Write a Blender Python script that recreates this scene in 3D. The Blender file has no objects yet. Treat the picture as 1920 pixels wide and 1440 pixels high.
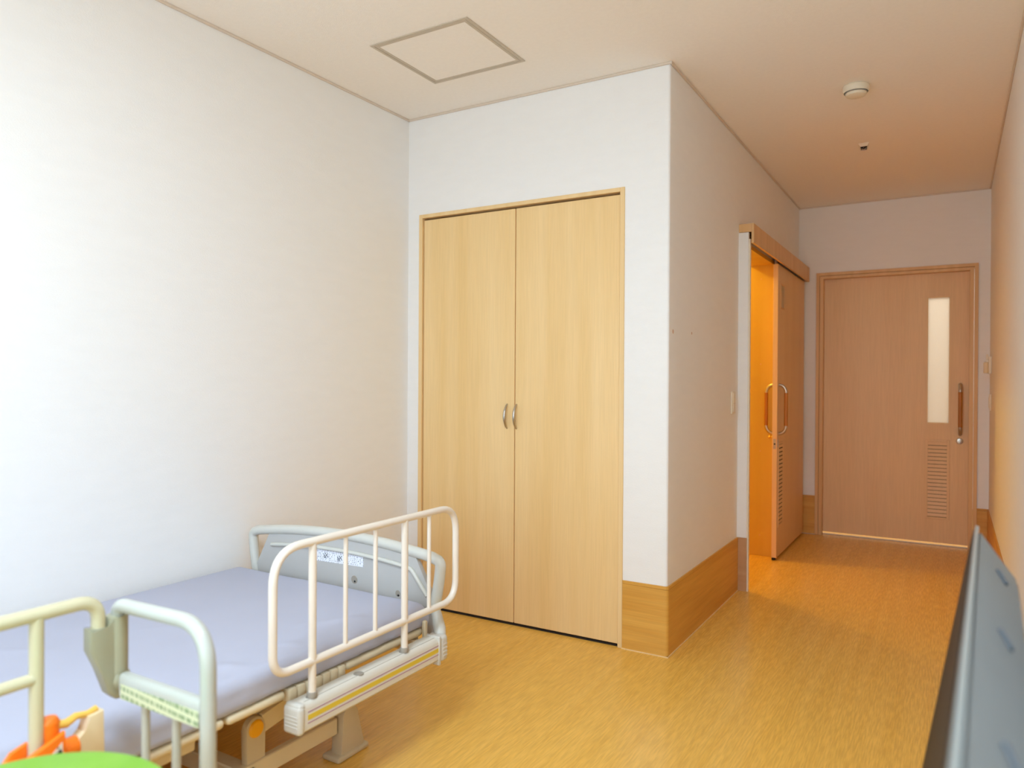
import bpy, bmesh, math, random
from mathutils import Vector, Matrix
PI = math.pi
random.seed(7)
sc = bpy.context.scene
col = sc.collection

# ---------------------------------------------------------------- measured room
H = 2.5
XL, XC, XR = -2.418, -1.0256, 0.2173      # left wall, closet corner, right wall
YC, YF = 2.997, 6.019                     # closet wall, far wall
YB = -1.4                                 # wall behind the camera (window)
WT = 0.14                                 # thickness of hallway wall
CAMZ = 1.1595

# ---------------------------------------------------------------- camera
cam = bpy.data.cameras.new('camera')
cam.lens = 1383.07 / 1920 * 36
cam.sensor_width = 36
cam.clip_start = 0.02
cam.dof.use_dof = True
cam.dof.focus_distance = 3.0
cam.dof.aperture_fstop = 2.3
co = bpy.data.objects.new('camera', cam)
col.objects.link(co)
yaw, pitch, roll = 0.53859, -0.00448, 0.00566
F = Vector((-math.sin(yaw) * math.cos(pitch), math.cos(yaw) * math.cos(pitch), math.sin(pitch)))
R_ = Vector((math.cos(yaw), math.sin(yaw), 0))
U_ = R_.cross(F)
c_, s_ = math.cos(roll), math.sin(roll)
R2, U2 = c_ * R_ + s_ * U_, -s_ * R_ + c_ * U_
M = Matrix((R2, U2, -F)).transposed().to_4x4()
M.translation = (0, 0, CAMZ)
co.matrix_world = M
sc.camera = co

# ---------------------------------------------------------------- light
sc.view_settings.view_transform = 'Standard'
sc.view_settings.look = 'None'
sc.view_settings.gamma = 1.0
sc.view_settings.use_curve_mapping = False
sc.view_settings.exposure = 0.11
w = bpy.data.worlds.new('world')
sc.world = w
w.use_nodes = True
w.node_tree.nodes['Background'].inputs[0].default_value = (0.75, 0.87, 1.0, 1)
w.node_tree.nodes['Background'].inputs[1].default_value = 1.0
sc.cycles.max_bounces = 14
sc.cycles.diffuse_bounces = 10
sc.cycles.transmission_bounces = 8


def area(name, loc, size, power, color, rot):
    l = bpy.data.lights.new(name, 'AREA')
    l.shape = 'RECTANGLE'
    l.size, l.size_y = size
    l.energy = power
    l.color = color
    o = bpy.data.objects.new(name, l)
    o.location = loc
    o.rotation_euler = rot
    col.objects.link(o)
    return o


# daylight through the window behind the camera, light of the corridor beyond the entrance door
area('daylight', (-0.85, YB - 0.22, 1.4), (1.8, 1.9), 57, (0.63, 0.815, 1.0), (PI / 2, 0, 0))
area('ceiling_lamp_light', (-0.85, 0.20, 2.425), (0.5, 0.8), 41, (0.63, 0.815, 1.0), (0, 0, 0))
area('corridor_light', (-0.3, 7.0, 2.45), (1.6, 0.5), 22, (1.0, 0.93, 0.80), (0, 0, 0))
lp = bpy.data.lights.new('washroom_lamp', 'POINT')
lp.energy = 24
lp.color = (1.0, 0.70, 0.09)
lp.shadow_soft_size = 0.045
lo = bpy.data.objects.new('washroom_lamp', lp)
lo.location = (-1.84, 4.82, 2.33)
col.objects.link(lo)


# ---------------------------------------------------------------- helpers
def lin(c):
    return tuple(((v / 255) / 12.92 if v / 255 <= 0.04045 else ((v / 255 + 0.055) / 1.055) ** 2.4) for v in c) + (1,)


def mat(name, rgb, rough=0.5, metal=0.0, bump=0.0, scale=(200, 200, 200), var=0.0, vscale=(3, 3, 3), rgb2=None,
        coat=0.0, spec=0.5, detail=3.0, vdetail=4.0, subsurf=0):
    m = bpy.data.materials.new(name)
    m.use_nodes = True
    nt = m.node_tree
    b = nt.nodes['Principled BSDF']
    b.inputs['Roughness'].default_value = rough
    b.inputs['Metallic'].default_value = metal
    b.inputs['Specular IOR Level'].default_value = spec
    if coat:
        b.inputs['Coat Weight'].default_value = coat
        b.inputs['Coat Roughness'].default_value = 0.15
    b.inputs['Base Color'].default_value = lin(rgb)
    tc = nt.nodes.new('ShaderNodeTexCoord')
    mp = nt.nodes.new('ShaderNodeMapping')
    mp.inputs['Scale'].default_value = vscale
    nt.links.new(tc.outputs['Object'], mp.inputs['Vector'])
    n = nt.nodes.new('ShaderNodeTexNoise')
    n.inputs['Scale'].default_value = 1.0
    n.inputs['Detail'].default_value = vdetail
    nt.links.new(mp.outputs[0], n.inputs['Vector'])
    mx = nt.nodes.new('ShaderNodeMix')
    mx.data_type = 'RGBA'
    a = lin(rgb)
    mx.inputs[6].default_value = a
    k = 1 - (var if var else 0.03)
    mx.inputs[7].default_value = lin(rgb2) if rgb2 else (a[0] * k, a[1] * k, a[2] * k, 1)
    rp = nt.nodes.new('ShaderNodeValToRGB')
    rp.color_ramp.elements[0].position = 0.35
    rp.color_ramp.elements[1].position = 0.65
    nt.links.new(n.outputs[0], rp.inputs[0])
    nt.links.new(rp.outputs[0], mx.inputs[0])
    nt.links.new(mx.outputs[2], b.inputs['Base Color'])
    if bump:
        mp2 = nt.nodes.new('ShaderNodeMapping')
        mp2.inputs['Scale'].default_value = scale
        nt.links.new(tc.outputs['Object'], mp2.inputs['Vector'])
        n2 = nt.nodes.new('ShaderNodeTexNoise')
        n2.inputs['Scale'].default_value = 1.0
        n2.inputs['Detail'].default_value = detail
        nt.links.new(mp2.outputs[0], n2.inputs['Vector'])
        bp = nt.nodes.new('ShaderNodeBump')
        bp.inputs['Strength'].default_value = bump
        bp.inputs['Distance'].default_value = 0.002
        nt.links.new(n2.outputs[0], bp.inputs['Height'])
        nt.links.new(bp.outputs[0], b.inputs['Normal'])
    return m


def add_fine_grain(m, scale, amt, bias=0.5):
    """second, finer grain layer multiplied over the colour"""
    nt = m.node_tree
    b = nt.nodes['Principled BSDF']
    src = b.inputs['Base Color'].links[0].from_socket
    tc = [n for n in nt.nodes if n.type == 'TEX_COORD'][0]
    mp = nt.nodes.new('ShaderNodeMapping')
    mp.inputs['Scale'].default_value = scale
    nt.links.new(tc.outputs['Object'], mp.inputs['Vector'])
    n = nt.nodes.new('ShaderNodeTexNoise')
    n.inputs['Scale'].default_value = 1
    n.inputs['Detail'].default_value = 2
    nt.links.new(mp.outputs[0], n.inputs['Vector'])
    rp = nt.nodes.new('ShaderNodeMapRange')
    rp.inputs[1].default_value = 0.38
    rp.inputs[2].default_value = 0.66
    rp.inputs[3].default_value = 1 - amt * (1 - bias)
    rp.inputs[4].default_value = 1 + amt * bias
    nt.links.new(n.outputs[0], rp.inputs[0])
    mu = nt.nodes.new('ShaderNodeMix')
    mu.data_type = 'RGBA'
    mu.blend_type = 'MULTIPLY'
    mu.inputs[0].default_value = 1
    nt.links.new(src, mu.inputs[6])
    nt.links.new(rp.outputs[0], mu.inputs[7])
    nt.links.new(mu.outputs[2], b.inputs['Base Color'])
    return m


def print_mat(name, paper, ink, rows, cols, axis_u, axis_v, density=0.5, rough=0.5):
    """rows of tiny unreadable print on a label; u runs along the text, v across the rows (local metres)"""
    m = bpy.data.materials.new(name)
    m.use_nodes = True
    nt = m.node_tree
    b = nt.nodes['Principled BSDF']
    b.inputs['Roughness'].default_value = rough
    tc = nt.nodes.new('ShaderNodeTexCoord')
    sp = nt.nodes.new('ShaderNodeSeparateXYZ')
    nt.links.new(tc.outputs['Object'], sp.inputs[0])

    def math_(op, a, bb=None):
        q = nt.nodes.new('ShaderNodeMath')
        q.operation = op
        for i, v in enumerate((a, bb)):
            if v is None:
                continue
            if isinstance(v, (int, float)):
                q.inputs[i].default_value = v
            else:
                nt.links.new(v, q.inputs[i])
        return q.outputs[0]
    u = math_('MULTIPLY', sp.outputs[axis_u], cols)
    v = math_('MULTIPLY', sp.outputs[axis_v], rows)
    row = math_('LESS_THAN', math_('FRACT', v), 0.55)
    cb = nt.nodes.new('ShaderNodeCombineXYZ')
    nt.links.new(u, cb.inputs[0])
    nt.links.new(math_('FLOOR', v), cb.inputs[1])
    n = nt.nodes.new('ShaderNodeTexNoise')
    n.inputs['Scale'].default_value = 1.0
    n.inputs['Detail'].default_value = 6
    nt.links.new(cb.outputs[0], n.inputs['Vector'])
    ink_ = math_('MULTIPLY', row, math_('GREATER_THAN', n.outputs[0], 1 - density))
    mx = nt.nodes.new('ShaderNodeMix')
    mx.data_type = 'RGBA'
    mx.inputs[6].default_value = lin(paper)
    mx.inputs[7].default_value = lin(ink)
    nt.links.new(ink_, mx.inputs[0])
    nt.links.new(mx.outputs[2], b.inputs['Base Color'])
    return m


class MB:
    def __init__(s):
        s.bm = bmesh.new()

    def box(s, x0, x1, y0, y1, z0, z1, bev=0.0, seg=2):
        r = bmesh.ops.create_cube(s.bm, size=1)
        vs = r['verts']
        for v in vs:
            v.co = Vector((x0 + (v.co.x + .5) * (x1 - x0), y0 + (v.co.y + .5) * (y1 - y0), z0 + (v.co.z + .5) * (z1 - z0)))
        if bev:
            es = list({e for v in vs for e in v.link_edges})
            bmesh.ops.bevel(s.bm, geom=es, offset=bev, segments=seg, affect='EDGES', profile=0.5)
        return s

    def poly(s, pts, d, bev=0.0, seg=2):
        """closed polygon pts (3D, planar) extruded by vector d"""
        d = Vector(d)
        a = [s.bm.verts.new(p) for p in pts]
        b = [s.bm.verts.new(Vector(p) + d) for p in pts]
        n = len(pts)
        fs = [s.bm.faces.new(a), s.bm.faces.new(b[::-1])]
        for i in range(n):
            fs.append(s.bm.faces.new((a[i], b[i], b[(i + 1) % n], a[(i + 1) % n])))
        if bev:
            es = [e for f in fs[:2] for e in f.edges]
            bmesh.ops.bevel(s.bm, geom=es, offset=bev, segments=seg, affect='EDGES', profile=0.5)
        return s

    def tube(s, pts, r, n=12, closed=False, cap=True, fillet=0.0, fseg=6):
        P = [Vector(p) for p in pts]
        if fillet:
            Q = []
            m = len(P)
            for i in range(m):
                if not closed and i in (0, m - 1):
                    Q.append(P[i])
                    continue
                p, a, b = P[i], P[i - 1], P[(i + 1) % m]
                f = fillet[i] if isinstance(fillet, (list, tuple)) else fillet
                da, db = (a - p), (b - p)
                f = min(f, da.length * .49, db.length * .49)
                if f < 1e-4 or da.normalized().dot(db.normalized()) < -0.999:
                    Q.append(p)
                    continue
                A, B = p + da.normalized() * f, p + db.normalized() * f
                for k in range(fseg + 1):
                    t = k / fseg
                    Q.append((1 - t) ** 2 * A + 2 * t * (1 - t) * p + t * t * B)
            P = Q
        m = len(P)
        rr = r if isinstance(r, (list, tuple)) else [r] * m
        if len(rr) != m:
            rr = [rr[0] + (rr[-1] - rr[0]) * i / (m - 1) for i in range(m)]
        T = []
        for i in range(m):
            a = P[i - 1] if (i > 0 or closed) else P[i]
            b = P[(i + 1) % m] if (i < m - 1 or closed) else P[i]
            T.append((b - a).normalized())
        up = Vector((0, 0, 1)) if abs(T[0].z) < .9 else Vector((1, 0, 0))
        N = (up - T[0] * up.dot(T[0])).normalized()
        rings = []
        for i in range(m):
            N = (N - T[i] * N.dot(T[i])).normalized()
            B = T[i].cross(N)
            rings.append([s.bm.verts.new(P[i] + (N * math.cos(2 * PI * k / n) + B * math.sin(2 * PI * k / n)) * rr[i]) for k in range(n)])
        for i in range(m if closed else m - 1):
            a, b = rings[i], rings[(i + 1) % m]
            for k in range(n):
                s.bm.faces.new((a[k], a[(k + 1) % n], b[(k + 1) % n], b[k]))
        if cap and not closed:
            s.bm.faces.new(rings[0][::-1])
            s.bm.faces.new(rings[-1])
        return s

    def lathe(s, c, axis, prof, n=32):
        """prof: list of (radius, distance along axis)"""
        c, ax = Vector(c), Vector(axis).normalized()
        up = Vector((0, 0, 1)) if abs(ax.z) < .9 else Vector((1, 0, 0))
        A = (up - ax * up.dot(ax)).normalized()
        B = ax.cross(A)
        rings = []
        for r, h in prof:
            if r < 1e-6:
                rings.append([s.bm.verts.new(c + ax * h)])
            else:
                rings.append([s.bm.verts.new(c + ax * h + (A * math.cos(2 * PI * k / n) + B * math.sin(2 * PI * k / n)) * r) for k in range(n)])
        for a, b in zip(rings, rings[1:]):
            for k in range(n):
                k2 = (k + 1) % n
                if len(a) == 1 and len(b) == 1:
                    continue
                if len(a) == 1:
                    s.bm.faces.new((a[0], b[k2], b[k]))
                elif len(b) == 1:
                    s.bm.faces.new((a[k], a[k2], b[0]))
                else:
                    s.bm.faces.new((a[k], a[k2], b[k2], b[k]))
        return s

    def build(s, name, m, parent=None, smooth=True, label=None):
        bmesh.ops.recalc_face_normals(s.bm, faces=s.bm.faces)
        off = Vector((0, 0, 0))
        p = parent
        while p is not None:
            off += p.location
            p = p.parent
        if off.length:
            bmesh.ops.translate(s.bm, verts=s.bm.verts, vec=-off)
        me = bpy.data.meshes.new(name)
        s.bm.to_mesh(me)
        s.bm.free()
        me.materials.append(m)
        o = bpy.data.objects.new(name, me)
        col.objects.link(o)
        if parent is not None:
            o.parent = parent
        if smooth:
            for f in me.polygons:
                f.use_smooth = True
            me.set_sharp_from_angle(angle=math.radians(38))
        if label:
            o['label'] = label
        return o


def tag(o, label, cat, group=None, kind=None):
    o['label'] = label
    o['category'] = cat
    if group:
        o['group'] = group
    if kind:
        o['kind'] = kind
    return o


def thing(name, loc, label, cat, group=None, kind=None):
    o = bpy.data.objects.new(name, None)
    o.empty_display_size = 0.1
    o.location = loc
    col.objects.link(o)
    return tag(o, label, cat, group, kind)


# ---------------------------------------------------------------- materials
M_wall = mat('wallpaper', (237, 236, 234), 0.85, bump=0.35, scale=(160, 160, 420), var=0.015, vscale=(9, 9, 30), detail=4)
M_ceil = mat('ceiling_paper', (242, 236, 228), 0.9, bump=0.35, scale=(260, 260, 260), var=0.02, vscale=(60, 60, 60))
M_coving = mat('coving_vinyl', (216, 202, 186), 0.6)
M_floor = mat('vinyl_floor', (229, 180, 86), 0.27, bump=0.05, scale=(60, 8, 1), rgb2=(223, 173, 78), vscale=(26, 1.2, 1), spec=0.45)
add_fine_grain(M_floor, (190, 13, 1), 0.20, 0.6)
M_skirt = mat('oak_dado', (219, 166, 76), 0.5, rgb2=(206, 149, 60), vscale=(1.5, 1.5, 26), bump=0.06, scale=(6, 6, 200))
add_fine_grain(M_skirt, (4, 4, 160), 0.10)
M_skirt_tan = mat('tan_dado', (196, 152, 108), 0.5, rgb2=(184, 138, 92), vscale=(3, 3, 26))
M_beech = mat('beech_laminate', (237, 205, 150), 0.42, rgb2=(231, 195, 134), vscale=(9, 9, 0.5), bump=0.04, scale=(260, 260, 14))
add_fine_grain(M_beech, (210, 210, 6), 0.05)
M_beech2 = mat('beech_dim_in_colour', (230, 194, 144), 0.45, rgb2=(226, 188, 137), vscale=(7, 7, 0.5), bump=0.04, scale=(240, 240, 14))  # closet beech again, with the passage dimness put into its colour
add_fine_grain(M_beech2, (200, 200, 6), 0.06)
M_frame = mat('beech_frame', (236, 205, 152), 0.45, rgb2=(228, 194, 138), vscale=(20, 20, 1.0))
M_casing = mat('door_casing', (224, 182, 126), 0.45, rgb2=(214, 170, 112), vscale=(20, 20, 1.0))
M_dark = mat('dark_gap', (38, 26, 16), 0.9)
M_steel = mat('brushed_steel', (196, 188, 176), 0.32, metal=1.0, var=0.06, vscale=(90, 90, 900))
M_grip = mat('wood_grip', (186, 118, 34), 0.4, rgb2=(164, 98, 24), vscale=(40, 40, 4))
M_white = mat('white_plastic', (238, 232, 220), 0.45)
M_ivory = mat('ivory_plastic', (232, 222, 200), 0.45)
M_alu = mat('hatch_aluminium', (196, 184, 166), 0.5, metal=0.15, var=0.05, vscale=(20, 20, 20))
M_rail = mat('cream_powder_coat', (232, 222, 208), 0.28, var=0.03, vscale=(8, 8, 8), coat=0.2)
M_rail_old = mat('ivory_enamel', (200, 192, 158), 0.26, var=0.04, vscale=(10, 10, 10), coat=0.2)
M_rail_grey = mat('pale_grey_enamel', (182, 184, 174), 0.26, var=0.03, vscale=(8, 8, 8), coat=0.2)
M_collar = mat('grey_collar', (158, 150, 138), 0.5)
M_board = mat('board_grey', (186, 184, 180), 0.42, var=0.03, vscale=(5, 5, 5))
M_board_edge = mat('board_edge_grey', (204, 203, 194), 0.33, var=0.03, vscale=(5, 5, 5))
M_beam = mat('side_beam_grey', (216, 212, 200), 0.35, var=0.03, vscale=(10, 3, 20))
M_capg = mat('beam_cap_grey', (206, 203, 194), 0.4)
M_yellow = mat('yellow_stripe', (222, 196, 66), 0.5)
M_purple = mat('purple_line', (176, 140, 166), 0.5)
M_cream = mat('cream_frame_paint', (222, 206, 172), 0.42, var=0.05, vscale=(12, 12, 12))
M_beige = mat('beige_moulding', (204, 188, 156), 0.5, var=0.05, vscale=(12, 12, 12))
M_disc = mat('amber_cap', (246, 176, 8), 0.4)
M_sheet = mat('lavender_sheet', (180, 182, 198), 0.85, bump=0.25, scale=(700, 700, 700), var=0.03, vscale=(4, 4, 4), spec=0.2)
M_bracket = mat('olive_grey_plastic', (158, 156, 130), 0.4, var=0.04, vscale=(15, 15, 15))
M_orange = mat('orange_plastic', (246, 120, 22), 0.35, var=0.05, vscale=(15, 15, 15))
M_buff = mat('buff_plastic', (226, 204, 164), 0.4)
M_mustard = mat('mustard_plastic', (234, 186, 84), 0.4)
M_green = mat('lime_vinyl', (118, 172, 44), 0.45, rgb2=(130, 180, 62), vscale=(14, 14, 1))  # paler mottling paints a faint window reflection into the green
M_chrome = mat('chrome', (210, 210, 210), 0.15, metal=1.0)
M_screen = mat('tv_screen', (46, 40, 36), 0.55, spec=0.12)
M_bezel = mat('tv_bezel', (150, 158, 156), 0.3, metal=0.2, coat=0.4)
M_tvback = mat('tv_back_grey', (120, 124, 124), 0.5, var=0.05, vscale=(10, 10, 10))
M_slot = mat('slot_black', (78, 86, 94), 0.6)
M_smudge = mat('wall_smudge', (206, 176, 160), 0.8)
M_black = mat('black_plastic', (26, 26, 28), 0.5)
M_brass = mat('brass_latch', (226, 190, 110), 0.3, metal=1.0)
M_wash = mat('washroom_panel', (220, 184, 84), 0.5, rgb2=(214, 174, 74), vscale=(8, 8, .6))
M_washw = mat('washroom_wall', (236, 214, 176), 0.8)
M_label = print_mat('bed_label_print', (236, 238, 246), (120, 124, 140), 150, 210, 0, 2, 0.47)
M_label2 = print_mat('arm_label_print', (206, 212, 174), (138, 158, 118), 66, 150, 0, 2, 0.52)
M_label3 = print_mat('lever_label_print', (222, 210, 196), (120, 112, 104), 90, 160, 1, 2, 0.45)
# frosted glass: diffuse light coming from behind
M_frost = bpy.data.materials.new('frosted_glass')
M_frost.use_nodes = True
nt = M_frost.node_tree
b = nt.nodes['Principled BSDF']
b.inputs['Base Color'].default_value = (0.9, 0.9, 0.86, 1)
b.inputs['Roughness'].default_value = 0.25
tr = nt.nodes.new('ShaderNodeBsdfTranslucent')
tr.inputs[0].default_value = (0.93, 0.92, 0.88, 1)
ms = nt.nodes.new('ShaderNodeMixShader')
ms.inputs[0].default_value = 0.78
nt.links.new(b.outputs[0], ms.inputs[1])
nt.links.new(tr.outputs[0], ms.inputs[2])
nt.links.new(ms.outputs[0], nt.nodes['Material Output'].inputs[0])
tc = nt.nodes.new('ShaderNodeTexCoord')
vo = nt.nodes.new('ShaderNodeTexVoronoi')
vo.inputs['Scale'].default_value = 240
bp = nt.nodes.new('ShaderNodeBump')
bp.inputs['Strength'].default_value = 0.6
bp.inputs['Distance'].default_value = 0.003
nt.links.new(tc.outputs['Object'], vo.inputs['Vector'])
nt.links.new(vo.outputs[0], bp.inputs['Height'])
nt.links.new(bp.outputs[0], b.inputs['Normal'])
nt.links.new(bp.outputs[0], tr.inputs['Normal'])
# clear window glass
M_glass = bpy.data.materials.new('window_glass')
M_glass.use_nodes = True
nt = M_glass.node_tree
gl = nt.nodes.new('ShaderNodeBsdfGlossy')
gl.inputs['Roughness'].default_value = 0.02
tp = nt.nodes.new('ShaderNodeBsdfTransparent')
ms = nt.nodes.new('ShaderNodeMixShader')
ms.inputs[0].default_value = 0.06
nt.links.new(tp.outputs[0], ms.inputs[1])
nt.links.new(gl.outputs[0], ms.inputs[2])
nt.links.new(ms.outputs[0], nt.nodes['Material Output'].inputs[0])


def S(name, mb, m, label, cat='wall', smooth=False):
    return tag(mb.build(name, m, smooth=smooth), label, cat, kind='structure')


# ---------------------------------------------------------------- room shell
S('floor', MB().box(XL - .2, XR + .2, YB - .2, 8.2, -0.1, 0), M_floor, 'honey coloured vinyl floor with fine streaked wood grain', 'floor')
S('ceiling', MB().box(XL - .2, XR + .2, YB - .2, 8.2, H, H + .1), M_ceil, 'beige papered ceiling over the room and passage', 'ceiling')
S('wall_left', MB().box(XL - .2, XL, YB - .2, YC, 0, H), M_wall, 'white papered wall beside the bed')
wr = S('wall_right', MB().box(XR, XR + .2, YB - .2, YF + .2, 0, H), M_wall, 'white papered wall at the right edge behind the television')
# closet wall with the closet opening, rounded outer corner
CX0, CX1, CZ = -2.346, -1.2249, 2.0023
wc = MB()
wc.box(XL - .2, CX0, YC, YC + .12, 0, H)
wc.box(CX0, CX1, YC, YC + .12, CZ, H)
rad = 0.012
pts = [(CX1, YC, 0), (XC - rad, YC, 0)]
pts += [(XC - rad + rad * math.sin(a), YC + rad - rad * math.cos(a), 0) for a in [PI / 2 * k / 6 for k in range(1, 7)]]
pts += [(XC, YC + .12, 0), (CX1, YC + .12, 0)]
wc.poly(pts, (0, 0, H))
S('wall_closet', wc, M_wall, 'white wall around the built-in closet doors', smooth=True)
# hallway left wall with the washroom opening
OY0, OY1, OZ = 4.19, 5.10, 1.958
hw = MB()
hw.box(XC - WT, XC, YC + .12, OY0, 0, H)
hw.box(XC - WT, XC, OY1, YF, 0, H)
hw.box(XC - WT, XC, OY0, OY1, OZ, H)
hall = S('wall_passage', hw, M_wall, 'papered wall of the passage with the washroom doorway')
for k, (y, z, r) in enumerate(((3.053, 1.373, .010), (3.315, 1.381, .007))):
    MB().lathe((XC, y, z), (1, .0, 0), [(0, .0006), (r * .6, .0006), (r, .0001)], 10).build('scuff_mark', M_smudge, hall)
# far wall with the entrance opening
FX0, FX1, FZ = -0.897, 0.148, 1.99
fw = MB()
fw.box(XC - WT - 1.5, FX0 + .02, YF, YF + .14, 0, H)
fw.box(FX1 - .02, XR, YF, YF + .14, 0, H)
fw.box(FX0 + .02, FX1 - .02, YF, YF + .14, FZ - .02, H)
S('wall_far', fw, M_wall, 'papered end wall of the passage around the entrance door')
# wall behind the camera with the window
WX0, WX1, WZ0, WZ1 = -1.72, 0.02, 0.45, 2.30
wb = MB()
wb.box(XL, WX0, YB - .15, YB, 0, H)
wb.box(WX1, XR, YB - .15, YB, 0, H)
wb.box(WX0, WX1, YB - .15, YB, 0, WZ0)
wb.box(WX0, WX1, YB - .15, YB, WZ1, H)
S('wall_window', wb, M_wall, 'white wall with the window behind the viewpoint')
win = thing('window_1', ((WX0 + WX1) / 2, YB - .08, WZ0), 'wide two pane window behind the viewpoint', 'window', kind='structure')
fr = MB()
fr.box(WX0, WX1, YB - .11, YB - .05, WZ0, WZ0 + .05)
fr.box(WX0, WX1, YB - .11, YB - .05, WZ1 - .05, WZ1)
fr.box(WX0, WX0 + .05, YB - .11, YB - .05, WZ0, WZ1)
fr.box(WX1 - .05, WX1, YB - .11, YB - .05, WZ0, WZ1)
fr.box(-.88, -.82, YB - .11, YB - .05, WZ0, WZ1)
fr.build('window_frame', M_white, win, False)
MB().box(WX0 + .05, -.88, YB - .085, YB - .08, WZ0 + .05, WZ1 - .05).build('pane', M_glass, win, False)
MB().box(-.82, WX1 - .05, YB - .085, YB - .08, WZ0 + .05, WZ1 - .05).build('pane', M_glass, win, False)
# washroom behind the passage wall
wx0 = XC - WT
S('wall_washroom', MB().box(wx0 - 1.5, wx0 - 1.4, YC + .9, YF, 0, H).box(wx0 - 1.5, wx0, YC + .85, YC + .9, 0, H)
  , M_washw, 'washroom walls seen through the open sliding door')
# closet interior closed by a back wall
S('wall_closet_back', MB().box(XL, XC - WT, YC + .75, YC + .84, 0, H), M_wall, 'back wall inside the built-in closet')
# corridor outside
S('wall_corridor', MB().box(-3, 1.2, 8.0, 8.1, 0, H).box(-3, -2.9, YF + .14, 8.0, 0, H).box(1.1, 1.2, YF, 8.0, 0, H).box(XR, 1.2, YF, YF + .14, 0, H)
  .box(-3, 1.2, YF + .14, 8.1, H + .1, H + .2),
  M_wall, 'corridor walls beyond the frosted pane of the entrance door')

# ---------------------------------------------------------------- dado (tall wooden skirting) and coving
SK, ST = 0.2966, 0.007


def dado(name, x0, x1, y0, y1, label, m=None, smooth=False):
    mb = MB()
    mb.box(x0, x1, y0, y1, 0.004, SK - .014, 0.0008, 1)
    mb.box(x0, x1, y0, y1, SK - .013, SK, 0.002, 1)
    return S(name, mb, m or M_skirt, label, 'skirting')


q_ = [(CX1 + .001, YC), (CX1 + .001, YC - ST), (XC + ST - .016, YC - ST)]
q_ += [(XC + ST - .016 + .016 * math.sin(PI / 2 * k / 6), YC - ST + .016 - .016 * math.cos(PI / 2 * k / 6)) for k in range(1, 7)]
q_ += [(XC + ST, 4.165), (XC, 4.165), (XC, YC + .012), (XC - .012, YC)]
dc = MB().poly([(x, y, .004) for x, y in q_], (0, 0, SK - .018)).poly([(x, y, SK - .0130) for x, y in q_], (0, 0, .013))
S('baseboard_closet', dc, M_skirt, 'oak dado board wrapping the wall corner from the closet to the sliding door', 'skirting', smooth=True)
dado('baseboard_left', XL, XL + ST, YB, YC, 'oak dado board on the wall behind the bed')
dado('baseboard_right', XR - ST, XR, YB, YF, 'oak dado board along the right wall')
dado('baseboard_far_left', XC, FX0, YF - ST, YF, 'short oak dado board left of the entrance door')
dado('baseboard_far_right', FX1, XR - ST, YF - ST, YF, 'short oak dado board right of the entrance door')
# pale joint line at the floor
jl = MB()
jl.box(CX1, XC + ST + .004, YC - ST - .004, YC - ST, 0, .004)
jl.box(XC + ST, XC + ST + .004, YC - ST, 4.165, 0, .004)
S('trim_1', jl, M_frame, 'pale sealing line between dado board and floor', 'trim')


def coving(name, pts, label):
    mb = MB()
    for (a, b_) in pts:
        mb.box(min(a[0], b_[0]), max(a[0], b_[0]), min(a[1], b_[1]), max(a[1], b_[1]), H - .010, H, 0.002, 1)
    return S(name, mb, M_coving, label, 'coving')


cw = .009
coving('trim_2', [((XL, YB), (XL + cw, YC))], 'thin ceiling coving above the wall beside the bed')
coving('trim_3', [((XL, YC - cw), (XC + cw, YC))], 'thin ceiling coving above the closet')
coving('trim_4', [((XC, YC), (XC + cw, YF))], 'thin ceiling coving along the passage wall')
coving('trim_5', [((XC, YF - cw * .5), (XR, YF))], 'thin ceiling coving above the entrance door')
coving('trim_6', [((XR - cw, YB), (XR, YF))], 'thin ceiling coving along the right wall')

# ---------------------------------------------------------------- built-in closet
cl = thing('built_in_closet', ((CX0 + CX1) / 2, YC, 0), 'tall built-in closet with two pale beech doors in a beech frame', 'closet')
fw_, fd = .021, .006
MB().box(CX0, CX0 + fw_, YC - fd, YC + .115, 0, CZ, .0015, 1).build('frame_post', M_frame, cl, False)
MB().box(CX1 - fw_, CX1, YC - fd, YC + .115, 0, CZ, .0015, 1).build('frame_post', M_frame, cl, False)
MB().box(CX0 + fw_, CX1 - fw_, YC - fd, YC + .115, CZ - .0185, CZ, .0015, 1).build('frame_head', M_frame, cl, False)
MB().box(CX0 + fw_, CX1 - fw_, YC + .045, YC + .055, CZ - .05, CZ - .0185).build('head_shade_strip', M_dark, cl, False)  # dark strip puts the shade under the frame head into colour
MB().box(CX0 + fw_, CX1 - fw_, YC + .70, YC + .74, 0, 2.2).build('back_panel', M_beech, cl, False)
MB().box(CX0 + fw_, CX1 - fw_, YC + .008, YC + .60, 0, .006).build('gap_shade_strip', M_dark, cl, False)  # no sill: dark strip paints the shade below the doors
gx = -1.779
for k, (a, b_) in enumerate(((CX0 + fw_ + .003, gx - .002), (gx + .002, CX1 - fw_ - .003))):
    d = MB().box(a, b_, YC + .006, YC + .028, .012, CZ - .0285, .002, 1).build('door', M_beech, cl, False)
    hx = gx - .042 if k == 0 else gx + .010
    h = MB()
    zc = .99
    path = []
    for i in range(15):
        t = -1 + 2 * i / 14
        path.append((hx, YC + .008 - .027 * (1 - t * t) ** .8 - .001, zc + t * .058))
    h.tube(path, [.0035 + .0035 * (1 - (abs(i - 7) / 7) ** 2) for i in range(15)], 10)
    h.build('handle', M_steel, d, label='bowed brushed metal handle')

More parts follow.
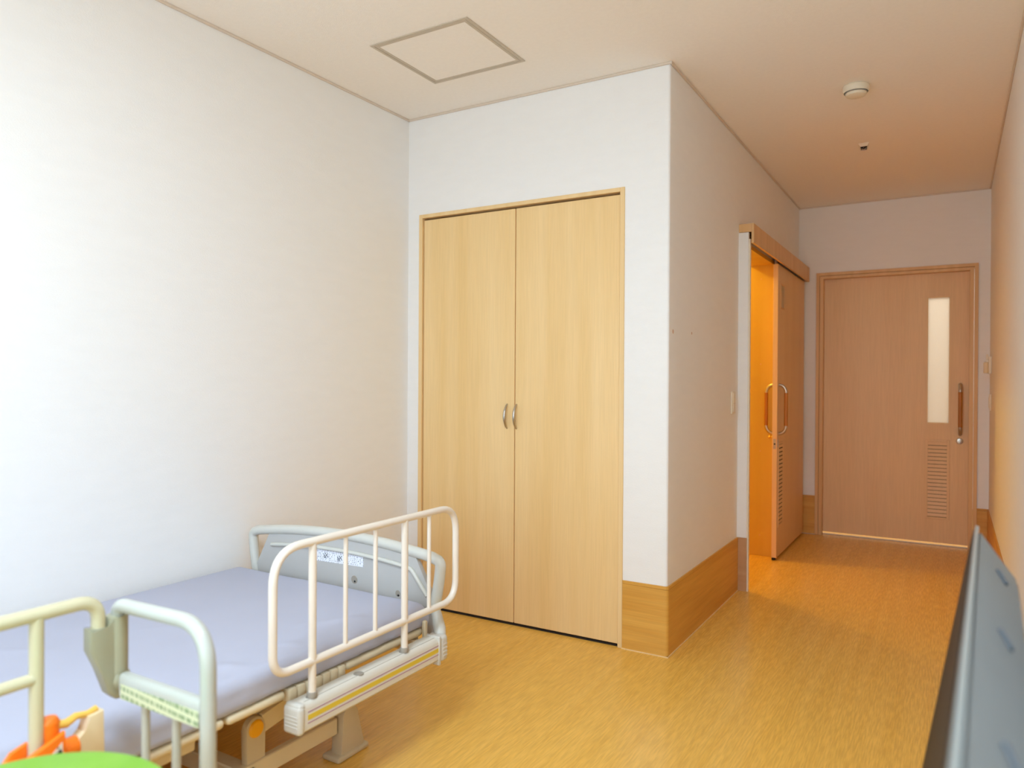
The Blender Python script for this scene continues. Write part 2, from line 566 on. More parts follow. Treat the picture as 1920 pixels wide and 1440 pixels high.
# ---------------------------------------------------------------- washroom sliding door (door_1)
d1 = thing('door_1', (XC, 4.6, 0), 'half open beech sliding door to the orange lit washroom', 'door', kind='structure')
PX = -.9725
pil = MB().box(XC - .001, PX, 4.165, OY0, SK, 1.987, .001, 1)
pil.build('stop_post', M_wall, d1, False, label='white papered post at the closing side of the doorway')
MB().box(XC - .001, PX, 4.163, OY0, 0.0, SK, .001, 1).build('post_base', M_skirt_tan, d1, False, label='tan wooden base of the stop post')
MB().box(PX, PX + .008, 4.172, OY0 + .003, 0, 1.95).build('post_edge_strip', M_ivory, d1, False)
cv = MB()
cv.box(-.958, -.944, 4.165, 5.992, 1.926, 2.034, .0015, 1)
cv.box(XC, -.958, 4.165, 5.992, 2.022, 2.034)
cv.box(XC, -.958, 4.165, 4.175, 1.989, 2.022)
cv.box(XC, -.958, 5.982, 5.992, 1.926, 2.022)
cv.build('rail_cover', M_casing, d1, False, label='long beech cover board over the sliding rail')
MB().box(-1.010, -.975, 4.2, 5.98, 1.975, 2.015).build('rail', M_dark, d1, False)
LX0, LX1, LY0, LY1 = -1.008, -.977, 4.995, 5.975
leaf = MB()
leaf.box(LX0, LX1, LY0, LY1, .016, 1.928, .0015, 1)
leaf = leaf.build('door_leaf', M_beech2, d1, False)
MB().box(LX0 + .004, LX0 + .012, LY0 + .03, LY0 + .07, 1.928, 1.976).build('hanger', M_steel, leaf, False)
MB().box(LX0 + .016, LX0 + .020, LY0 + .02, LY0 + .10, 1.928, 1.976).build('hanger', M_steel, leaf, False)
MB().box(LX0 + .002, LX1 - .012, LY0 - .002, LY0 + .05, .001, .016).build('guide_block', M_dark, leaf, False)
MB().box(LX0 + .008, LX1 - .007, LY0 - .0015, LY0 + .001, .725, .79).build('lock_plate', M_steel, leaf, False)
MB().lathe((LX0 + .016, LY0 - .0005, .757), (0, -1, 0), [(0, .004), (.004, .004), (.006, .0)], 12).build('latch', M_dark, leaf)
MB().box(LX1 - .001, LX1 + .003, LY0 + .018, LY0 + .036, .735, .785, .001, 1).build('thumb_turn', M_steel, leaf, False)
MB().lathe((LX0, LY0 + .03, .80), (-1, 0, 0), [(0, .03), (.009, .028), (.010, .018), (.005, .012), (.006, .0)], 16).build('door_knob', M_brass, leaf, label='small brass knob of the lock')
MB().box(LX1 - .001, LX1 + .0012, 5.085, 5.20, 1.655, 1.80).build('spy_window', M_frost, leaf, False, label='small frosted window near the top')
wf = MB()
for (a, b_, c, d) in ((5.075, 5.21, 1.645, 1.655), (5.075, 5.21, 1.80, 1.81), (5.075, 5.085, 1.655, 1.80), (5.20, 5.21, 1.655, 1.80)):
    wf.box(LX1 - .001, LX1 + .003, a, b_, c, d)
wf.build('window_bead', M_casing, leaf, False)


def dhandle(parent, x, y, sx, sy, z0, z1, out, r):
    """D shaped pull: metal ends curving out from the face, wooden grip between; out along (sx, sy)"""
    zq = .052
    e1, e2 = MB(), MB()

    def pt(o, z):
        return (x + sx * o, y + sy * o, z)
    arc = [(out * math.sin(PI / 2 * k / 8), zq * (1 - math.cos(PI / 2 * k / 8))) for k in range(9)]
    e1.tube([pt(-.001, z1)] + [pt(o, z1 - dz) for o, dz in arc[1:]], r, 14)
    e2.tube([pt(-.001, z0)] + [pt(o, z0 + dz) for o, dz in arc[1:]], r, 14)
    e1.build('handle_end', M_steel, parent)
    e2.build('handle_end', M_steel, parent)
    MB().tube([pt(out, z0 + zq), pt(out, z1 - zq)], r * 1.08, 14).build('grip', M_grip, parent, label='brown wooden grip')


dhandle(leaf, LX1, 5.05, 1, 0, .822, 1.142, .044, .011)
dhandle(leaf, LX0, 5.05, -1, 0, .822, 1.142, .050, .011)
# louver in the sliding leaf
lv = MB()
for (a, b_, c, d) in ((5.035, 5.05, .21, .765), (5.175, 5.19, .21, .765), (5.05, 5.175, .21, .225), (5.05, 5.175, .75, .765)):
    lv.box(LX1 - .001, LX1 + .003, a, b_, c, d)
lv.build('vent_frame', M_beech2, leaf, False)
MB().box(LX1 - .002, LX1 + .0004, 5.05, 5.175, .225, .75).build('vent_shade', M_dark, leaf, False)  # flat dark sheet: shade between the slats painted on the leaf
for k in range(20):
    z = .225 + (k + .5) * .525 / 20
    MB().poly([(LX1 + .0004, 5.05, z + .010), (LX1 + .004, 5.05, z - .006), (LX1 + .004, 5.05, z - .008), (LX1 + .0004, 5.05, z + .006)],
              (0, .125, 0)).build('louver_slat', M_beech2, leaf, False)
# lining of the opening (orange lit far jamb with screw covers, head)
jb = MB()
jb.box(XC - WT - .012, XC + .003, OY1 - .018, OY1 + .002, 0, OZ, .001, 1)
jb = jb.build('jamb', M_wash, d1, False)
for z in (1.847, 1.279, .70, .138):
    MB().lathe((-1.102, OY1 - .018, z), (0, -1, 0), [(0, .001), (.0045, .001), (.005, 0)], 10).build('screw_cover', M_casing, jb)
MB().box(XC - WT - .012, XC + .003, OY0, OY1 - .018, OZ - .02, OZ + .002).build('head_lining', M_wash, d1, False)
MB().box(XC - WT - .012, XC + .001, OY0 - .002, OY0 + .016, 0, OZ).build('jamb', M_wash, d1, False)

# ---------------------------------------------------------------- entrance sliding door (door_2)
d2 = thing('door_2', ((FX0 + FX1) / 2, YF, 0), 'closed beech entrance door with narrow frosted window and louvre vent', 'door', kind='structure')
cs = .023
casing = MB()
casing.box(FX0, FX0 + cs, YF - .012, YF + .03, 0, FZ, .001, 1)
casing.box(FX1 - cs, FX1, YF - .012, YF + .03, 0, FZ, .001, 1)
casing.box(FX0 + cs, FX1 - cs, YF - .012, YF + .03, FZ - cs, FZ, .001, 1)
casing.build('casing', M_casing, d2, False)
inn = MB()
ix0, ix1, iz = FX0 + cs + .002, FX1 - cs - .002, FZ - cs - .002
inn.box(ix0, ix0 + .026, YF - .008, YF + .045, 0, iz, .001, 1)
inn.box(ix1 - .026, ix1, YF - .008, YF + .045, 0, iz, .001, 1)
inn.box(ix0 + .026, ix1 - .026, YF - .008, YF + .045, iz - .022, iz, .001, 1)
inn.build('door_frame', M_frame if False else M_casing, d2, False)
# leaf made of boards around the window and the vent
wx, wX, wz, wZ = -.158, -.020, .872, 1.772
vx, vX, vz, vZ = -.150, -.032, .205, .740
ly0, ly1 = YF + .048, YF + .083
lf = MB()
lx0, lx1 = ix0 + .014, ix1 - .010
lf.box(lx0, wx, ly0, ly1, .022, FZ - .03)
lf.box(wX, lx1, ly0, ly1, .022, FZ - .03)
lf.box(wx, wX, ly0, ly1, wZ, FZ - .03)
lf.box(wx, wX, ly0, ly1, .022, wz)
bmesh.ops.remove_doubles(lf.bm, verts=lf.bm.verts, dist=1e-5)
leaf2 = lf.build('door_leaf', M_beech2, d2, False)
MB().box(wx, wX, ly0 + .012, ly0 + .018, wz, wZ).build('frosted_pane', M_frost, leaf2, False, label='narrow frosted glass pane')
bd = MB()
for (a, b_, c, d) in ((wx - .002, wx + .004, wz, wZ), (wX - .004, wX + .002, wz, wZ), (wx, wX, wz - .002, wz + .006), (wx, wX, wZ - .004, wZ + .002)):
    bd.box(a, b_, ly0 - .0015, ly0 + .012, c, d)
bd.build('glazing_bead', M_frame, leaf2, False)
vf = MB()
for (a, b_, c, d) in ((vx - .017, vx, vz - .016, vZ + .016), (vX, vX + .017, vz - .016, vZ + .016), (vx, vX, vz - .016, vz), (vx, vX, vZ, vZ + .016)):
    vf.box(a, b_, ly0 - .005, ly0 + .001, c, d, .001, 1)
vf.build('vent_frame', M_beech2, leaf2, False)
MB().box(vx, vX, ly0 - .0006, ly0 + .001, vz, vZ).build('vent_shade', M_dark, leaf2, False)  # no hollow here, the shade of the slat gaps is a dark sheet
NS = 20
for k in range(NS):
    z = vz + (k + .5) * (vZ - vz) / NS
    h = (vZ - vz) / NS
    MB().poly([(vx, ly0 - .0005, z + h * .50), (vx, ly0 - .005, z - h * .22), (vx, ly0 - .005, z - h * .38), (vx, ly0 - .0005, z - h * .38)],
              (vX - vx, 0, 0)).build('louver_slat', M_beech2, leaf2, False)
dhandle(leaf2, .046, ly0, 0, -1, .800, 1.150, .05, .012)
lk = MB().lathe((.044, ly0, .752), (0, -1, 0), [(0, .008), (.014, .008), (.020, .006), (.022, 0)], 24).build('lock', M_steel, leaf2)
MB().box(.038, .048, ly0 - .014, ly0 - .008, .742, .758, .001, 1).build('thumb_turn', M_chrome, lk, False)
MB().box(FX0 + .04, FX1 - .04, YF + .05, YF + .08, 0, .004).build('threshold', M_alu, d2, False, label='thin metal threshold strip under the door')

# ---------------------------------------------------------------- ceiling hatch, detectors
hx0, hx1, hy0, hy1 = -2.016, -1.546, 2.246, 2.681
ht = thing('ceiling_hatch', ((hx0 + hx1) / 2, (hy0 + hy1) / 2, H), 'square ceiling access hatch in a thin metal frame', 'hatch')


def ring(mb, x0, x1, y0, y1, wd, z0, z1):
    mb.box(x0, x1, y0, y0 + wd, z0, z1, .0008, 1)
    mb.box(x0, x1, y1 - wd, y1, z0, z1, .0008, 1)
    mb.box(x0, x0 + wd, y0 + wd, y1 - wd, z0, z1, .0008, 1)
    mb.box(x1 - wd, x1, y0 + wd, y1 - wd, z0, z1, .0008, 1)
    return mb


ring(MB(), hx0, hx1, hy0, hy1, .013, H - .004, H + .0).build('outer_frame', M_alu, ht, False)
ring(MB(), hx0 + .0145, hx1 - .0145, hy0 + .0145, hy1 - .0145, .013, H - .0035, H + .0).build('inner_frame', M_alu, ht, False)
ring(MB(), hx0 + .012, hx1 - .012, hy0 + .012, hy1 - .012, .004, H - .0015, H).build('joint', M_dark, ht, False)
MB().box(hx0 + .0275, hx1 - .0275, hy0 + .0275, hy1 - .0275, H - .002, H).build('panel', M_ceil, ht, False)

sd = thing('smoke_detector', (-.385, 3.66, H), 'round ivory smoke detector on the passage ceiling', 'detector')
MB().lathe((-.385, 3.66, H), (0, 0, -1), [(0, 0), (.052, 0), (.056, .004), (.056, .022), (.050, .030)], 40).build('base', M_ivory, sd)
MB().lathe((-.385, 3.66, H), (0, 0, -1), [(.043, .028), (.045, .036), (.041, .044), (.030, .048), (0, .050)], 40).build('sensor_cap', M_ivory, sd)
MB().lathe((-.385, 3.66, H), (0, 0, -1), [(.0435, .028), (.0475, .030), (.0475, .033), (.0435, .034)], 40).build('slot_ring', M_collar, sd)

sp = thing('sprinkler_head', (-.437, 4.61, H), 'small recessed sprinkler fitting with pale tapered rim further along the passage ceiling', 'sprinkler')
o_ = [(-.466, 4.55), (-.408, 4.546), (-.424, 4.672), (-.470, 4.676)]
cx, cy = sum(p[0] for p in o_) / 4, sum(p[1] for p in o_) / 4
inn_ = [(cx + (x - cx) * .62, cy + (y - cy) * .62) for x, y in o_]
mbs = MB()
for k in range(4):
    k2 = (k + 1) % 4
    mbs.poly([(*o_[k], H), (*o_[k2], H), (*inn_[k2], H - .013), (*inn_[k], H - .013)], (0, 0, .001))
mbs.build('rim', M_white, sp, False)
MB().poly([(*q, H - .0115) for q in inn_], (0, 0, .001)).build('recess_shade', M_dark, sp, False)  # dark sheet across the rim paints the shade inside the fitting
df = MB().lathe((cx, cy, H - .011), (0, 0, -1), [(.003, 0), (.004, .008), (.012, .009), (.013, .011), (0, .012)], 14)
df.tube([(cx - .013, cy, H - .012), (cx, cy - .004, H - .020), (cx + .013, cy, H - .012)], .0022, 6)
df.tube([(cx, cy - .022, H - .012), (cx, cy, H - .020), (cx, cy + .022, H - .012)], .0022, 6)
df.build('deflector', M_chrome, sp)

cf = thing('ceiling_light', (-.85, .20, H), 'flat rectangular ceiling light with a glowing diffuser above the near end of the room', 'ceiling light')
MB().box(-1.13, -.57, -.23, .63, H - .055, H, .01, 2).build('housing', M_white, cf)
M_diff = bpy.data.materials.new('lamp_diffuser')
M_diff.use_nodes = True
M_diff.node_tree.nodes['Principled BSDF'].inputs['Emission Color'].default_value = (0.8, 0.92, 1, 1)
M_diff.node_tree.nodes['Principled BSDF'].inputs['Emission Strength'].default_value = 4
MB().box(-1.11, -.59, -.21, .61, H - .068, H - .054, .004, 2).build('diffuser', M_diff, cf)

# ---------------------------------------------------------------- switches
sw = thing('light_switch', (XC, 4.05, 1.047), 'flush white light switch on the passage wall before the sliding door', 'switch')
MB().box(XC, XC + .008, 4.016, 4.086, .987, 1.107, .002, 2).build('switch_plate', M_ivory, sw)
MB().box(XC + .007, XC + .011, 4.030, 4.072, 1.045, 1.097, .001, 1).build('rocker', M_ivory, sw)
MB().box(XC + .007, XC + .011, 4.030, 4.072, .998, 1.042, .001, 1).build('rocker', M_ivory, sw)

iy = 5.78
cu = thing('call_unit', (XR, iy, 1.27), 'ivory wall call unit with handset near the entrance door', 'intercom')
MB().box(XR - .018, XR, iy - .05, iy + .05, 1.222, 1.335, .004, 2).build('unit_body', M_ivory, cu)
MB().box(XR - .044, XR - .018, iy - .038, iy + .004, 1.226, 1.298, .004, 2).build('handset', M_buff, cu)
MB().box(XR - .036, XR - .017, iy - .034, iy + .002, 1.300, 1.312, .002, 1).build('cradle', M_white, cu)
MB().box(XR - .030, XR - .018, iy - .02, iy - .008, 1.312, 1.35, .002, 1).build('hook', M_ivory, cu)
s2 = thing('wall_switch', (XR, iy, 1.035), 'slim ivory switch plate on the right wall under the call unit', 'switch')
MB().box(XR - .010, XR, iy - .035, iy + .035, .982, 1.088, .002, 2).build('switch_plate', M_ivory, s2)
MB().box(XR - .014, XR - .009, iy - .018, iy + .018, .998, 1.07, .001, 1).build('rocker', M_ivory, s2)

# ---------------------------------------------------------------- hospital bed
BX = -1.875                      # centre line of the bed
bed = thing('hospital_bed', (BX, .95, 0), 'low hospital bed frame with grey end boards and yellow striped side beams', 'bed')
XB = -1.400                      # outer face of the side beam
YE = 1.955                        # front face of the foot board


def mir(x):
    return 2 * BX - x


def board(y, d, foot):
    """end board: outer tube loop with two triangular grab holes, sheet panel, arched ridge; d = +1 rises away from mattress"""
    hw_ = .455
    BX = -1.908

    def mir(x):
        return 2 * BX - x

    def top(x):
        t = (x - BX) / hw_
        return .600 - .036 * t * t
    bo = bpy.data.objects.new('foot_board' if foot else 'head_board', None)
    bo.location = (0, 0, 0)
    bo.parent = bed
    # tube outline
    out = []
    for k in range(-10, 11):
        x = BX + hw_ * k / 10 * .93
        out.append((x, y + .02 * d, top(x)))
    loop = [(mir(-1.474), y + .02 * d, .395)] + [(mir(-1.456), y + .02 * d, .50), (mir(-1.450), y + .02 * d, .557)] + out + \
           [(-1.450, y + .02 * d, .557), (-1.456, y + .02 * d, .50), (-1.474, y + .02 * d, .395)]
    # panel
    px = []
    for k in range(-10, 11):
        x = BX + .358 * k / 10
        px.append((x, top(x) - .010))
    pan = [(BX - .365 + 0, px[0][1])]
    edge_ = [(-1.542, .548), (-1.490, .455), (-1.466, .42), (-1.474, .31)]
    outl = [(x, y + .012 * d, z) for x, z in px] + [(x, y + .012 * d, z) for x, z in edge_] + [(mir(x), y + .012 * d, z) for x, z in edge_[::-1]]
    bod = MB().poly(outl, (0, .018 * d, 0), .003, 1)
    root = bod.build('foot_board' if foot else 'head_board', M_board, bed, True, label='moulded grey end board')
    bpy.data.objects.remove(bo)
    t = MB()
    t.tube(loop, .0185, 14, fillet=[0, .03, .05] + [0] + [.0] * 19 + [0] + [.05, .03, 0], fseg=5)
    t.build('edge_tube', M_board_edge, root)
    rg = []
    for k in range(-10, 11):
        x = BX + .340 * k / 10
        rg.append((x, y + .009 * d, top(x) - .056))
    rg = rg + [(-1.498, y + .009 * d, .44)]
    MB().tube(rg, .0075, 10, fillet=.03, fseg=4).build('ridge', M_board_edge, root)
    # flaring lower horns that drop into the beam caps
    for sgn in (1, -1):
        q = [(-1.474, .405, .016, .020), (-1.460, .372, .019, .014), (-1.440, .345, .021, .0), (-1.430, .322, .021, -.012), (-1.428, .30, .019, -.016)]
        hm = MB()
        hm.tube([((x if sgn > 0 else 2 * -1.875 - x), y + o_y * d, z) for x, z, r, o_y in q], [r for x, z, r, o_y in q], 14)
        hm.build('horn', M_board_edge, root)
    return root


fb = board(YE, 1, True)
lab = MB()
lx, rx = -2.045, -1.783
lab.poly([(lx, YE + .0118, .492), (rx, YE + .0118, .498), (rx, YE + .0118, .5375), (lx, YE + .0118, .5365)], (0, -.0008, 0))
lb = lab.build('warning_label', M_label, fb, False, label='white label with tiny printed rows and line drawings')
for (x, z) in ((-1.963, .516), (-1.894, .514)):
    pic = MB()
    pic.tube([(x - .012, YE + .0105, z + .006), (x + .002, YE + .0105, z - .010)], .0009, 5)
    pic.tube([(x - .004, YE + .0105, z + .010), (x + .012, YE + .0105, z - .006)], .0009, 5)
    pic.tube([(x + .010, YE + .0105, z + .010), (x - .008, YE + .0105, z - .008)], .0007, 5)
    pic.tube([(x - .010, YE + .0105, z + .000), (x - .012, YE + .0105, z - .007), (x - .005, YE + .0105, z - .008)], .0008, 5)
    pic.build('pictogram', M_black, lb)
for (x, z, r) in ((-1.825, .448, .014), (-1.626, .429, .010)):
    MB().lathe((x, YE + .012, z), (0, -1, 0), [(0, .001), (r, .001), (r + .001, 0)], 16).build('screw_dimple', M_collar, fb)
    MB().lathe((x + .003, YE + .011, z - .006), (0, -1, 0), [(0, .002), (.003, .0015), (.004, 0)], 10).build('screw', M_black, fb)
hb = board(-.06, -1, False)

# side beams with sockets, stripes and caps
ZB0, ZB1 = .263, .338


def side_beam(y0, y1, sgn, holes, farcap):
    def X(x):
        return x if sgn > 0 else mir(x)
    prof = [(-1.400, .270), (-1.400, .322), (-1.404, .332), (-1.412, .338), (-1.448, .338), (-1.455, .332), (-1.455, .268), (-1.448, .263), (-1.407, .263)]
    bmn = MB().poly([(X(x), y0, z) for x, z in prof], (0, y1 - y0, 0), 0).build('side_beam', M_beam, bed, True)
    e = .0009 if sgn > 0 else -.0009
    for nm, za, zb, m in (('yellow_stripe', .2935, .3065, M_yellow), ('upper_line', .3125, .3155, M_purple), ('lower_line', .2845, .2875, M_purple)):
        xs = sorted((X(-1.4005), X(-1.4005) + e))
        MB().box(xs[0], xs[1], y0 + .012, y1 - .004, za, zb).build(nm, m, bmn, False)
    gs = sorted((X(-1.4125), X(-1.4135)))
    MB().box(gs[0], gs[1], y0 + .01, y1 - .01, .3375, .3387).build('groove', M_collar, bmn, False)
    for yh in holes:
        MB().lathe((X(-1.4205), yh, .3372), (0, 0, 1), [(.0, .001), (.009, .001), (.011, .002), (.014, .002), (.0145, 0)], 20).build('socket', M_collar, bmn)
    # near cap with ribs
    cp = MB()
    xa, xb = sorted((X(-1.397), X(-1.458)))
    cp.box(xa, xb, y0 - .020, y0 + .004, .261, .334, .010, 3)
    cp.box(xa + .003, xb - .003, y0 - .016, y0 + .006, .322, .340, .008, 3)
    for z in (.280, .289, .298, .307):
        cp.box(xa + .008, xb - .008, y0 - .0208, y0 - .017, z, z + .004, .001, 1)
    cp.build('end_cap', M_capg, bmn)
    if farcap:
        fc = MB()
        fc.box(xa, xb, y1 - .004, y1 + .006, .250, .342, .002, 1)
        fc.box(xa, xb, y1 + .008, y1 + .045, .256, .338, .010, 3)
        for z in (.272, .284, .296, .308):
            fc.box(xa - .001, xb + .001, y1 + .018, y1 + .040, z, z + .005, .001, 1)
        fc.build('end_cap', M_capg, bmn)
    return bmn


for sg in (1, -1):
    side_beam(1.33, 1.900, sg, (1.373, 1.550, 1.747), True)
    side_beam(.20, .90, sg, (.30, .709), False)

# mattress platform: rounded plates and a row of flexing blocks
for x0, x1 in ((-2.28, -1.468),):
    MB().box(x0, x1, 1.155, 1.332, .334, .357, .010, 3).build('platform_plate', M_cream, bed)
    MB().box(x0, x1, 1.555, 1.905, .332, .356, .010, 3).build('platform_plate', M_cream, bed)
    MB().box(x0, x1, .02, 1.147, .334, .357, .010, 3).build('platform_plate', M_cream, bed)
for k in range(7):
    y = 1.342 + k * .0298
    MB().box(-2.28, -1.466, y, y + .0265, .322, .356, .004, 2).build('flex_block', M_cream, bed)
# under-frame
uf = MB()
for x in (-1.56, -2.19):
    uf.box(x - .02, x + .02, .02, 1.12, .275, .325, .004, 1)
uf.box(-2.2, -1.55, .30, .34, .27, .32, .004, 1)
uf.box(-2.2, -1.55, 1.06, 1.10, .27, .32, .004, 1)
uf.box(-2.32, -1.44, 1.865, 1.89, .285, .325, .004, 1)
uf.box(-1.95, -1.90, .02, 1.89, .275, .322, .004, 1)
uf.box(-1.70, -1.66, 1.10, 1.87, .30, .33, .003, 1)
uf.build('platform_frame', M_cream, bed)
tubes = MB().box(-1.462, -1.448, 1.888, 1.903, .285, .385, .003, 1).box(-1.50, -1.485, 1.888, 1.903, .29, .352, .003, 1)
tubes.build('board_bracket', M_beige, bed)
# base frame on the floor
bf = MB()
for x in (-1.6, -2.15):
    bf.box(x - .022, x + .0, .32, 1.655, .080, .131, .003, 1)
bf.box(-2.15, -1.6, 1.30, 1.345, .075, .125, .003, 1)
bf.box(-2.15, -1.6, .50, .545, .075, .125, .003, 1)
bf.build('base_frame', M_cream, bed)


def leg(x, y, d):
    mb = MB()
    # tapered upright on a wide sole; d = direction away from bed middle
    a = [(y - .010, .010), (y - .002, .135), (y + .016, .160), (y + .045, .157), (y + .060, .140), (y + .092, .022), (y + .092, .010)]
    if d < 0:
        a = [(2 * y - q[0], q[1]) for q in a]
    mb.poly([(x - .028, q[0], q[1]) for q in a], (.044, 0, 0), .004, 2)
    l = mb.build('leg', M_beige, bed)
    ys = (y - .030, y + .106) if d > 0 else (y - .106, y + .030)
    MB().box(x - .046, x + .024, ys[0], ys[1], .0, .018, .007, 3).build('foot_pad', M_beige, l)
    return l


leg(-1.600, 1.665, 1)
leg(-2.165, 1.665, 1)
leg(-1.600, .31, -1)
leg(-2.165, .31, -1)
# lifting linkage with amber pivot caps
for x in (-1.615, -2.15):
    for y in (1.352, .52):
        s_ = 1 if y > 1 else -1
        up = MB()
        n_ = 14
        pts = [(x - .012, y - .030, .10), (x - .012, y + .032, .10)]
        for k in range(n_ + 1):
            a = PI * k / n_
            pts.append((x - .012, y + .031 * math.cos(a), .218 + .031 * math.sin(a)))
        up.poly(pts, (.022, 0, 0), .002, 1).build('lift_post', M_beige, bed)
        if x > -2:
            MB().lathe((x + .010, y, .218), (1, 0, 0), [(.0, .006), (.020, .006), (.023, .003), (.024, 0)], 28).build('pivot_cap', M_disc, bed, label='amber yellow round pivot cap')
        arm = MB().poly([(x - .020, y - .018, .196), (x - .020, y + s_ * .30, .150), (x - .020, y + s_ * .30, .192), (x - .020, y + .0, .248)][::1], (-.020, 0, 0), .002, 1)
        arm = MB().poly([(x + .008, y + s_ * .022, .193), (x + .008, y + s_ * .150, .215), (x + .008, y + s_ * .235, .262), (x + .008, y + s_ * .215, .292), (x + .008, y + s_ * .120, .262), (x + .008, y + s_ * .022, .247)], (-.026, 0, 0), .002, 1)
        arm.build('lift_arm', M_cream, bed)
gp = MB().poly([(-1.62, 1.19, .334), (-1.62, 1.34, .334), (-1.62, 1.44, .25), (-1.62, 1.36, .25)], (-.012, 0, 0))
gp.build('gusset_plate', M_beige, bed)
MB().tube([(-1.75, 1.10, .10), (-1.75, .6, .29)], .02, 12).build('actuator', M_beige, bed)

# ---------------------------------------------------------------- mattress with fitted sheet
import mathutils.noise as mn
mx0, mx1, my0, my1, mz0, mz1 = -2.385, -1.468, -.02, 1.928, .3625, .436
mt = bmesh.new()
NX, NY = 90, 190
rr_ = .03


def sheet_z(x, y):
    z = mz1
    z += .0035 * mn.noise(Vector((x * 2.2, y * 1.8, 3.1)))
    z += .0025 * mn.noise(Vector((x * 6, y * 5, 9.0)))
    # creases seen in the sheet
    for (ax, ay, bx, by, hgt, wd) in ((-2.05, 1.22, -1.86, 1.46, .0035, .010), (-1.60, 1.62, -1.50, 1.74, .004, .016), (-1.68, 1.50, -1.53, 1.72, .003, .018),
                                      (-2.25, .9, -2.0, 1.1, .003, .02), (-1.62, 1.20, -1.49, 1.26, .006, .022), (-1.58, 1.40, -1.49, 1.45, .005, .016)):
        A, B, P = Vector((ax, ay)), Vector((bx, by)), Vector((x, y))
        t = max(0, min(1, (P - A).dot(B - A) / (B - A).length_squared))
        d = (P - A - (B - A) * t).length
        z += hgt * math.exp(-(d / wd) ** 2) * (.5 - .5 * math.cos(2 * PI * min(1, max(0, t * .9 + .05))))
    return z


secs = []
# cross-section ring in (x, z): top grid + sides
for j in range(NY + 1):
    y = my0 + (my1 - my0) * j / NY
    e = min(y - my0, my1 - y)
    drop = rr_ - math.sqrt(max(0, rr_ ** 2 - max(0, rr_ - e) ** 2)) if e < rr_ else 0
    row = []
    for i in range(NX + 1):
        # arc-length-like parameter: bottom right -> side -> top -> side -> bottom left
        pass
    pts = []
    xin0, xin1 = mx0, mx1
    wob = .004 * mn.noise(Vector((y * 7, .5, 0))) + .003 * mn.noise(Vector((y * 22, 1.5, 0)))
    zb = mz0 + .003 * mn.noise(Vector((y * 9, 7.5, 0)))
    # right side going up
    pts.append((xin1 - .03, zb + .002))
    pts.append((xin1 - .004 + wob, zb))
    for k in range(1, 6):
        zz = zb + (mz1 - rr_ - zb) * k / 6
        pts.append((xin1 + wob + .003 * mn.noise(Vector((y * 14, zz * 30, 2))), zz))
    for k in range(7):
        a = PI / 2 * k / 6
        pts.append((xin1 - rr_ + rr_ * math.cos(a) + wob * (1 - k / 6), mz1 - rr_ + rr_ * math.sin(a)))
    nt_ = 60
    for k in range(1, nt_):
        x = xin1 - rr_ - (xin1 - xin0 - 2 * rr_) * k / nt_
        fade = min(1, k / 4, (nt_ - k) / 4)
        pts.append((x, mz1 + (sheet_z(x, y) - mz1) * fade))
    for k in range(7):
        a = PI / 2 * (1 - k / 6)
        pts.append((xin0 + rr_ - rr_ * math.cos(a), mz1 - rr_ + rr_ * math.sin(a)))
    pts.append((xin0, zb))
    pts.append((xin0 + .03, zb + .002))
    secs.append([mt.verts.new((x, y, min(z, 9) - (drop if z > mz1 - rr_ * 1.2 else 0))) for x, z in pts])
for a, b_ in zip(secs, secs[1:]):
    for k in range(len(a) - 1):
        mt.faces.new((a[k], a[k + 1], b_[k + 1], b_[k]))
    mt.faces.new((a[-1], a[0], b_[0], b_[-1]))
mt.faces.new(secs[0])
mt.faces.new(secs[-1][::-1])
mbx = MB()
mbx.bm.free()
mbx.bm = mt
mo = mbx.build('mattress', M_sheet, None)
tag(mo, 'thin mattress under a pale lavender fitted sheet on the bed', 'mattress')

# ---------------------------------------------------------------- bed side rail (hoop)
XH = -1.418
sr = thing('bed_rail', (XH, 1.56, .338), 'cream tubular bed rail with five uprights near the foot board', 'bed rail')
TR = .0110
hoop = [(XH, 1.243, .431), (XH, 1.243, .7405), (XH, 2.013, .7405), (XH, 2.013, .431)]
MB().tube(hoop, TR, 16, closed=True, fillet=[.055, .09, .085, .07], fseg=10).build('hoop', M_rail, sr)
for y, r, zb in ((1.373, .0105, .346), (1.747, .0105, .346)):
    p_ = MB().tube([(XH, y, zb), (XH, y, .738)], r, 14).build('upright', M_rail, sr)
    MB().lathe((XH, y, .3396), (0, 0, 1), [(0, 0), (.013, 0), (.0135, .010), (.0125, .013), (0, .013)], 18).build('collar', M_collar, p_)
for y in (1.494, 1.615, 1.868):
    MB().tube([(XH, y, .431), (XH, y, .738)], .0065, 12).build('upright', M_rail, sr)

# ---------------------------------------------------------------- swing-arm assist rail
XH = -1.430
ar = thing('assist_rail', (XH, .709, .338), 'ivory grab rail with swung-out side arm nearest the camera', 'grab rail')
MB().tube([(XH, .20, .36), (XH, .20, .728), (XH, .822, .728), (XH, .822, .645)], .0132, 16, fillet=[0, .09, .07, 0], fseg=10).build('fixed_hoop', M_rail_old, ar)
MB().tube([(XH, .709, .352), (XH, .709, .722)], .0125, 16).build('post', M_rail_old, ar)
MB().tube([(XH, .21, .612), (XH, .712, .612)], .0112, 14).build('cross_bar', M_rail_old, ar)
MB().lathe((XH, .709, .3396), (0, 0, 1), [(0, 0), (.017, 0), (.018, .016), (0, .016)], 18).build('collar', M_collar, ar)
br = MB()
br.poly([(XH - .015, y, z) for y, z in [(.800, .676), (.836, .668), (.840, .688), (.852, .690), (.858, .62), (.872, .575), (.878, .545), (.868, .522), (.852, .524), (.836, .540), (.824, .580), (.800, .632)]],
        (.030, 0, 0), .005, 2)
br.tube([(XH, .860, .688), (XH, .860, .575)], .0205, 18)
